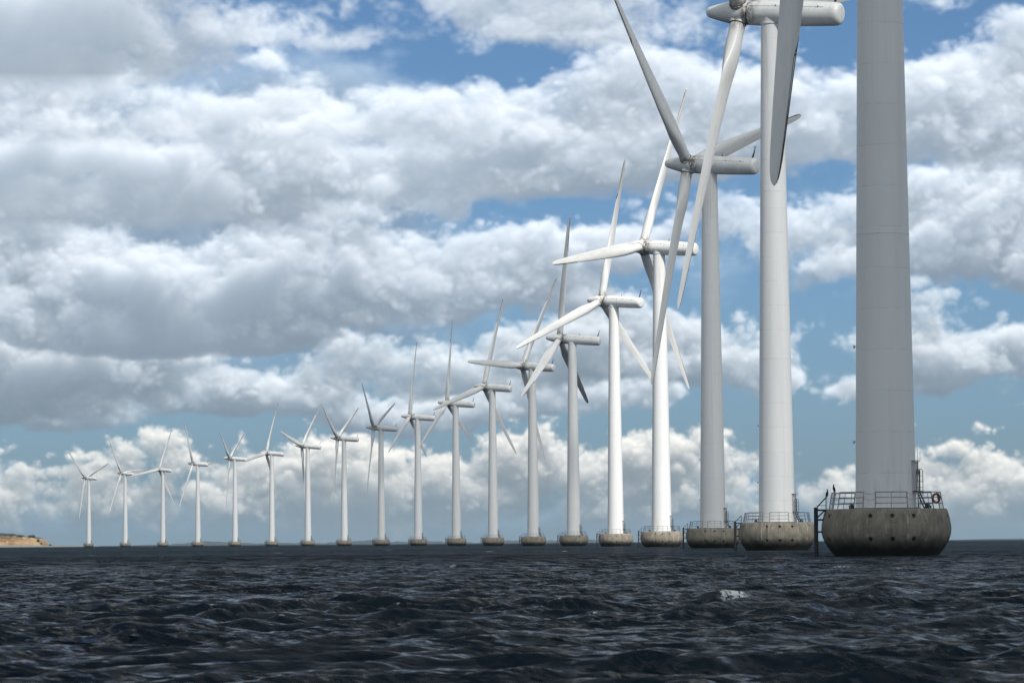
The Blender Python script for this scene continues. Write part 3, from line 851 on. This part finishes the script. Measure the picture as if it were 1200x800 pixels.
def stair_mesh():
    """steep ladder from the deck to the door sill, loops above it"""
    b = MB()
    ca, sa = math.cos(R(-24)), math.sin(R(-24))
    rot = lambda x, y, z: Vector((x*ca-y*sa, x*sa+y*ca, z))
    for y in (-0.32, 0.32):
        b.tube([rot(2.92, y, DECK), rot(2.34, y, DECK+1.25)], 0.05, 6)
        b.tube([rot(2.36, y, DECK+1.2), rot(2.36, y, DECK+2.62), rot(2.42, y, DECK+2.75), rot(2.56, y, DECK+2.75), rot(2.62, y, DECK+2.6), rot(2.62, y, DECK+0.9)], 0.026, 6)
        for z in (1.5, 1.9, 2.3): b.tube([rot(2.36, y, DECK+z), rot(2.62, y, DECK+z)], 0.014, 5)
    for i in range(6):
        f = (i+0.5)/6; b.box(rot(2.92-0.58*f, 0, DECK+1.25*f), (0.18, 0.6, 0.03), Matrix.Rotation(R(-24), 3, 'Z'))
    b.box(rot(2.36, 0, DECK+1.22), (0.42, 0.8, 0.04), Matrix.Rotation(R(-24), 3, 'Z'))
    return b.mesh('door_ladder', M['dark'])

def deckbox_mesh(c, s):
    b = MB(); b.box(c, s)
    b.tube([(c[0]-s[0]*0.3, c[1], c[2]+s[2]/2), (c[0]+s[0]*0.3, c[1], c[2]+s[2]/2)], s[1]*0.32, 10)
    return b.mesh('winch', M['dark'])

def door_mesh():
    b = MB(); rot = Matrix.Rotation(R(-24), 3, 'Z')
    cen = Vector((2.10, 0, DECK+2.28)); b.box(rot @ cen, (0.12, 0.86, 2.05), rot)
    b.box(rot @ Vector((2.20, 0, DECK+3.36)), (0.34, 1.0, 0.05), rot)
    return b.mesh('door', M['door'])

def mast_mesh():
    b = MB(); rot = Matrix.Rotation(R(-6), 3, 'Z')
    q = lambda x, y, z: rot @ Vector((x, y, z))
    b.tube([q(2.26, 0, DECK+0.05), q(2.24, 0, DECK+3.35)], 0.045, 8)
    b.tube([q(2.24, 0, DECK+3.3), q(2.24, 0, DECK+4.25)], [0.018, 0.01], 6)
    b.tube([q(2.24, 0.0, DECK+3.2), q(2.42, 0.0, DECK+3.35), q(2.42, 0.0, DECK+4.05)], 0.014, 6)
    for z in (1.0, 2.0, 3.0): b.tube([q(2.05, 0, DECK+z), q(2.25, 0, DECK+z)], 0.02, 6)
    b.box(q(2.27, 0, DECK+2.55), (0.16, 0.2, 0.3), rot)
    return b.mesh('antenna_mast', M['steel'])

def lamp_mesh():
    b = MB(); b.box((-0.06, 0, 0), (0.12, 0.05, 0.05)); b.lathe([(0.05, -0.13), (0.065, -0.08), (0.065, 0.05), (0.035, 0.11)], 12, c=(-0.14, 0, 0))
    return b.mesh('wall_lamp', M['door'])

def nacelle_mesh():
    """axis along +X from the front (-2.75) to the tail, origin on the tower axis at shaft height"""
    b = MB()
    prof = [(1.30, -2.72), (1.40, -2.70), (1.47, -2.62), (1.53, -1.6), (1.53, 1.5), (1.49, 5.0), (1.44, 7.2), (1.40, 8.35), (1.36, 8.65), (1.26, 8.90), (1.08, 9.06), (0.8, 9.13)]
    b.lathe(prof, 56, axis='X')
    return b.mesh('nacelle', M['nacelle'])

def nacelle_trim_mesh():
    b = MB()
    for s in (-1, 1):
        pts = []
        for i in range(16):
            x = -2.3+9.6*i/15
            r = np.interp(x, [-1.6, 1.5, 5, 8.4], [1.53, 1.53, 1.49, 1.43]); a = R(27)
            pts.append((x, s*(r-0.004)*math.cos(a), (r-0.004)*math.sin(a)))
        b.tube(pts, 0.022, 5)
        for x in (1.1, 3.9, 6.6):
            r = float(np.interp(x, [-1.6, 1.5, 5, 8.4], [1.53, 1.53, 1.49, 1.43])); a = R(27)
            b.box((x, s*r*math.cos(a), r*math.sin(a)), (0.09, 0.05, 0.34))
    return b.mesh('hatch_seam', M['gap'])

def collar_mesh():
    b = MB(); b.lathe([(1.36, -0.02), (1.38, 0.10), (1.38, 0.16), (1.30, 0.18), (1.34, 0.55), (1.46, 0.95), (1.46, 1.2)], 48, cap0=True)
    return b.mesh('yaw_collar', M['nacelle'])

def windmast_mesh():
    b = MB()
    b.tube([(8.15, 0, 1.30), (8.42, 0, 2.35), (8.55, 0, 3.15)], [0.17, 0.11, 0.05], 10)
    b.box((8.56, 0, 3.16), (0.34, 0.30, 0.07))
    b.tube([(8.46, 0, 3.15), (8.46, 0, 3.42)], 0.025, 6); b.tube([(8.68, 0, 3.15), (8.68, 0, 3.36)], 0.025, 6)
    return b.mesh('wind_mast', M['dark'])

def rod_mesh():
    b = MB(); b.tube([(2.2, 0.2, 1.5), (2.2, 0.2, 2.15)], 0.035, 6); b.box((2.2, 0.2, 1.62), (0.2, 0.2, 0.12))
    return b.mesh('lightning_rod', M['dark'])

def spinner_mesh():
    """axis along X: rear rim at -2.80, nose at -8.2; blade axes cross at -4.1"""
    b = MB()
    prof = [(1.02, -2.80), (1.42, -2.80), (1.46, -2.84), (1.46, -3.3), (1.45, -4.7), (1.36, -5.3), (1.16, -6.2), (0.92, -7.2), (0.74, -7.9), (0.62, -8.25), (0.45, -8.45), (0.22, -8.55), (0.03, -8.57)]
    b.lathe(prof, 56, axis='X')
    return b.mesh('spinner', M['hub'])

def gap_mesh():
    b = MB(); b.lathe([(1.33, -2.83), (1.33, -2.68)], 48, axis='X'); return b.mesh('shaft_gap', M['gap'])

def blade_root_mesh():
    b = MB(); b.lathe([(1.03, 1.05), (1.05, 1.30), (1.05, 1.46), (0.97, 1.48)], 40); return b.mesh('blade_bearing', M['hub'])
def blade_seal_mesh():
    b = MB(); b.lathe([(0.985, 1.475), (0.985, 1.545), (0.94, 1.55)], 40, cap0=False, cap1=False); return b.mesh('root_seal', M['gap'])

# blade: z along the span, +x towards the leading edge, y along the shaft (down the wind)
RB = 38.0
def section(z):
    ch = float(np.interp(z, [1.5, 3.0, 5.0, 7.5, 9.0, 13, 20, 27, 33, 36, 37.2, 37.7, 38.0], [1.86, 1.86, 2.10, 2.58, 2.76, 2.66, 2.20, 1.74, 1.30, 1.04, 0.80, 0.54, 0.10]))
    th = float(np.interp(z, [1.5, 3.0, 5.0, 7.5, 10, 15, 25, 38], [1.0, 1.0, 0.80, 0.54, 0.38, 0.27, 0.20, 0.17]))
    rd = float(np.interp(z, [1.5, 3.0, 9.5], [1, 1, 0])); rd = rd*rd*(3-2*rd)
    tw = -R(float(np.interp(z, [1.5, 7, 15, 25, 38], [9, 8, 5, 2, -0.5])))
    le = 0.5*rd+0.45*(1-rd)
    return ch, th, rd, tw, le
def sec_pt(z, s):
    """s in 0..1 round the section from trailing edge over the suction side to the leading edge and back"""
    ch, th, rd, tw, le = section(z)
    a = 2*math.pi*s
    xc = 0.5*(1-math.cos(a)); up = 1 if s <= 0.5 else -1      # 0 trailing, 1 leading
    q = 1-xc
    yt = 5*th*(0.2969*math.sqrt(max(q, 0))-0.126*q-0.3516*q*q+0.2843*q**3-0.1015*q**4)*(1.0 if up > 0 else 0.75)
    x_a = (xc-(1-le))*ch; y_a = up*yt*ch
    x_c = -0.5*ch*math.cos(a); y_c = 0.5*ch*math.sin(a)
    x = x_a*(1-rd)+x_c*rd; y = y_a*(1-rd)+y_c*rd
    c, s_ = math.cos(tw), math.sin(tw)
    bend = 0.0004*(z*z)      # a little flap downwind
    return (x*c-y*s_, x*s_+y*c+bend, z)
def blade_mesh():
    b = MB(); N = 32
    zs = [1.5, 2.2, 3.0, 3.8, 4.6, 5.4, 6.2, 7.0, 7.8, 8.6, 9.6, 11, 13, 15, 17.5, 20, 22.5, 25, 27.5, 30, 32, 34, 35.4, 36.4, 37.0, 37.4, 37.7, 37.9, 38.0]
    vs = [sec_pt(z, (k+0.5)/N) for z in zs for k in range(N)]
    fs = [(i*N+k, i*N+(k+1) % N, (i+1)*N+(k+1) % N, (i+1)*N+k) for i in range(len(zs)-1) for k in range(N)]
    fs += [tuple(range(N-1, -1, -1)), tuple((len(zs)-1)*N+k for k in range(N))]
    b.add(vs, fs)
    return b.mesh('blade', M['blade'])
def blade_edge_mesh():
    """worn, dark leading edge tape on the outer blade, 4 mm proud of the shell"""
    b = MB(); zs = list(np.linspace(27.0, 37.75, 26)); ks = [0.44, 0.47, 0.5, 0.53, 0.56]
    vs = []
    for z in zs:
        g = min(1.0, (z-27.0)/1.5)
        for k in ks:
            kk = 0.5+(k-0.5)*(0.3+0.7*g)*2.3
            p = Vector(sec_pt(z, kk)); c0 = Vector(sec_pt(z, 0.5)); c1 = Vector(sec_pt(z, 0.0)); d = (c0-c1)
            d.normalize()
            vs.append(p+d*0.008+Vector((0, 0.004 if k < 0.5 else (-0.004 if k > 0.5 else 0), 0)))
    n = len(ks); fs = [(i*n+k, i*n+k+1, (i+1)*n+k+1, (i+1)*n+k) for i in range(len(zs)-1) for k in range(n-1)]
    b.add(vs, fs)
    return b.mesh('leading_edge_tape', M['edge'])

ME = dict(foundation=foundation_mesh(), tower=tower_mesh(), ring=deck_plinth_mesh(), railing=railing_mesh(), landing=landing_mesh(), handrail=davit_mesh(),
          ladder=stair_mesh(), winch=deckbox_mesh((-2.62, -2.2, DECK+0.13), (0.34, 0.30, 0.24)), box=deckbox_mesh((2.75, -1.9, DECK+0.11), (0.42, 0.36, 0.2)), door=door_mesh(), mast=mast_mesh(), lamp=lamp_mesh(),
          nacelle=nacelle_mesh(), seam=nacelle_trim_mesh(), collar=collar_mesh(), windmast=windmast_mesh(), rod=rod_mesh(), spinner=spinner_mesh(), gap=gap_mesh(),
          bearing=blade_root_mesh(), seal=blade_seal_mesh(), blade=blade_mesh(), edge=blade_edge_mesh())

SHAFT = 64.0-0.35
TILT = R(5)
def turbine(x, y, yaw, alpha, pitch_deg, label):
    root = bpy.data.objects.new('wind_turbine', None); COL.objects.link(root)
    root.location = (x, y, 0); root.empty_display_size = 3
    tag(root, label, 'wind turbine', 'wind turbines in a row across the sea')
    link('foundation', ME['foundation'], root)
    tw = link('tower', ME['tower'], root)
    link('tower_base_ring', ME['ring'], tw); link('door', ME['door'], tw); link('antenna_mast', ME['mast'], tw)
    for z in (8.0, 14.7):
        rr = 2.135+(1.27-2.135)*((z-DECK)/59.0)
        link('wall_lamp', ME['lamp'], tw, Matrix.Translation((-rr, 0, z)))
    link('railing', ME['railing'], root)
    bl = link('boat_landing', ME['landing'], root); link('handrail', ME['handrail'], bl)
    link('door_ladder', ME['ladder'], root); link('winch', ME['winch'], root); link('winch', ME['box'], root)
    # head: shaft points to the left and away from the shore side, tilted up by five degrees
    a = Vector((-math.cos(yaw)*math.cos(TILT), math.sin(yaw)*math.cos(TILT), math.sin(TILT)))
    h = Vector((math.sin(yaw), math.cos(yaw), 0)); u = h.cross(a)
    if u.z < 0: u = -u
    o3 = Vector((0, 0, SHAFT))
    head = Matrix((( -a.x, -h.x, u.x, 0), (-a.y, -h.y, u.y, 0), (-a.z, -h.z, u.z, 0), (0, 0, 0, 1)))
    if head.determinant() < 0:
        head = Matrix(((-a.x, h.x, u.x, 0), (-a.y, h.y, u.y, 0), (-a.z, h.z, u.z, 0), (0, 0, 0, 1)))
    H4 = Matrix.Translation(o3) @ head
    nc = link('nacelle', ME['nacelle'], root, H4)
    for nm, k in (('hatch_seam', 'seam'), ('wind_mast', 'windmast'), ('lightning_rod', 'rod')): link(nm, ME[k], nc)
    link('yaw_collar', ME['collar'], root, Matrix.Translation((0, 0, 62.3-0.02)))
    sp = link('spinner', ME['spinner'], root, H4); link('shaft_gap', ME['gap'], sp)
    hub = o3+a*4.1
    for k in range(3):
        al = alpha+k*2*math.pi/3
        zr = u*math.cos(al)+h*math.sin(al)
        tg = zr.cross(a)
        B4 = Matrix.Translation(hub) @ Matrix(((tg.x, -a.x, zr.x, 0), (tg.y, -a.y, zr.y, 0), (tg.z, -a.z, zr.z, 0), (0, 0, 0, 1))) @ Matrix.Rotation(R(pitch_deg), 4, 'Z')
        bo = link('blade', ME['blade'], root, B4)
        link('leading_edge_tape', ME['edge'], bo); link('blade_bearing', ME['bearing'], bo); link('root_seal', ME['seal'], bo)
    return root

for x, y, yaw, al, pd, lab in ROW:
    turbine(x, y, R(yaw), R(al), pd, lab)

# ------------------------------------------------------------------ small things on the nearest foundation
NX, NY = 26.2, 265.9
b = MB(); b.torus((0, 0, 0), 0.30, 0.085, (0.5, -0.85, 0))
me = b.mesh('lifebuoy', M['buoy'])
o = link('lifebuoy', me); o.location = (NX+3.30, NY-2.05, DECK+0.70)
tag(o, 'dark orange lifebuoy hanging on the right railing of the nearest turbine', 'lifebuoy')

def bird_mesh(seed):
    me = bpy.data.meshes.new('bird')
    pts = [((0, 0, 0.18), .085), ((0, 0.02, 0.30), .095), ((0, 0.04, 0.40), .07), ((0, 0.06, 0.49), .038), ((0, 0.04, 0.56), .036), ((0, -0.02, 0.59), .042), ((0, -0.13, 0.60), .012),
           ((0, -0.06, 0.07), .05), ((0, -0.10, -0.05), .03), ((0.04, 0.02, 0.06), .022), ((0.04, 0.03, 0.0), .016), ((0.04, -0.05, -0.005), .014), ((-0.04, 0.02, 0.06), .022), ((-0.04, 0.03, 0.0), .016), ((-0.04, -0.05, -0.005), .014)]
    ed = [(0, 1), (1, 2), (2, 3), (3, 4), (4, 5), (5, 6), (0, 7), (7, 8), (0, 9), (9, 10), (10, 11), (0, 12), (12, 13), (13, 14)]
    me.from_pydata([p for p, r in pts], ed, [])
    ob = bpy.data.objects.new('tmp', me); COL.objects.link(ob)
    md = ob.modifiers.new('skin', 'SKIN'); md.use_smooth_shade = True
    for i, (p, r) in enumerate(pts): me.skin_vertices[0].data[i].radius = (r, r)
    me.skin_vertices[0].data[0].use_root = True
    ob.modifiers.new('sub', 'SUBSURF').levels = 2
    out = bpy.data.meshes.new_from_object(ob.evaluated_get(bpy.context.evaluated_depsgraph_get()))
    out.name = 'bird'; out.materials.clear(); out.materials.append(M['feather'])
    bpy.data.objects.remove(ob); bpy.data.meshes.remove(me)
    return out
bm_ = bird_mesh(0)
for (dx_, dy_, z, rz, lab) in ((-4.2, -0.42, 4.14, 200, 'dark seabird perched on the boat landing handrail, left of the nearest turbine'),
                              (-3.70, -1.12, DECK+1.18, 150, 'dark seabird perched on the left corner of the nearest turbine’s railing')):
    o = link('bird', bm_); o.location = (NX+dx_, NY+dy_, z); o.rotation_euler = (R(-14), 0, R(rz)); o.scale = (1.1, 1.1, 0.9)
    tag(o, lab, 'bird', 'seabirds resting on the foundation')

# ------------------------------------------------------------------ clouds overhead, out of the frame, that shade parts of the sea and of the row
def mat_cloud(name, t):
    m, n, p, o = material(name)
    n.n.remove(p)
    tr = n.new('ShaderNodeBsdfTransparent'); df = n.new('ShaderNodeBsdfDiffuse'); df.inputs[0].default_value = (0.9, 0.9, 0.9, 1)
    mx = n.new('ShaderNodeMixShader'); mx.inputs[0].default_value = 1-t
    n.link(tr.outputs[0], mx.inputs[1]); n.link(df.outputs[0], mx.inputs[2]); n.link(mx.outputs[0], o.inputs[0])
    return m
def cloud(cx, cy, rx, ry, seed, mat, alt=900.0, thick=90.0):
    """a flat-based heap of puffs; (cx, cy) is the middle of the shade it throws on the sea"""
    g = random.Random(seed); bm = bmesh.new()
    off = Vector((SUN_DIR.x, SUN_DIR.y, 0))/SUN_DIR.z*alt
    bmesh.ops.create_icosphere(bm, subdivisions=5, radius=1.0)
    from mathutils import noise
    for v in bm.verts:
        d = v.co.normalized()
        q = 1+0.16*noise.noise(d*2.3+Vector((seed, 0, 0)))+0.13*noise.noise(d*5.1+Vector((0, seed, 0)))+0.10*abs(noise.noise(d*9+Vector((0, 0, seed))))+0.06*abs(noise.noise(d*19+Vector((seed, 0, seed))))
        v.co = Vector((d.x*rx*q, d.y*ry*q, (d.z*thick if d.z > 0 else d.z*thick*0.30)*q))
    me = bpy.data.meshes.new('cloud'); bm.to_mesh(me); bm.free()
    me.polygons.foreach_set('use_smooth', [True]*len(me.polygons)); me.materials.append(mat)
    o = link('cloud', me); o.location = Vector((cx, cy, alt))+off
    tag(o, kind='structure')
MCD = mat_cloud('dense_cloud', 0.0); MCV = mat_cloud('fine_veil_cloud', 0.80); MCH = mat_cloud('half_cloud', 0.44); MCM = mat_cloud('thin_cloud', 0.71); MCL = mat_cloud('veil_cloud', 0.62)
for (cx, cy, rx, ry, mt, sd) in SHADE:
    cloud(cx, cy, rx, ry, sd, {'d': MCD, 'm': MCM, 'h': MCH, 'v': MCV, 'l': MCL}[mt])

# ------------------------------------------------------------------ the air
if HAZE > 0:
    b = MB(); b.box((0, 11000, 60.0), (26000, 30000, 122.4))
    m = bpy.data.materials.new('haze_air'); m.use_nodes = True
    n = NT(m.node_tree); n.n.clear(); ot = n.new('ShaderNodeOutputMaterial'); pv_ = n.new('ShaderNodeVolumePrincipled')
    pv_.inputs['Color'].default_value = (0.66, 0.84, 1.0, 1); pv_.inputs['Density'].default_value = HAZE; pv_.inputs['Anisotropy'].default_value = 0.2
    n.link(pv_.outputs[0], ot.inputs['Volume'])
    o = link('haze', b.mesh('haze', m, auto=False)); tag(o, kind='stuff')
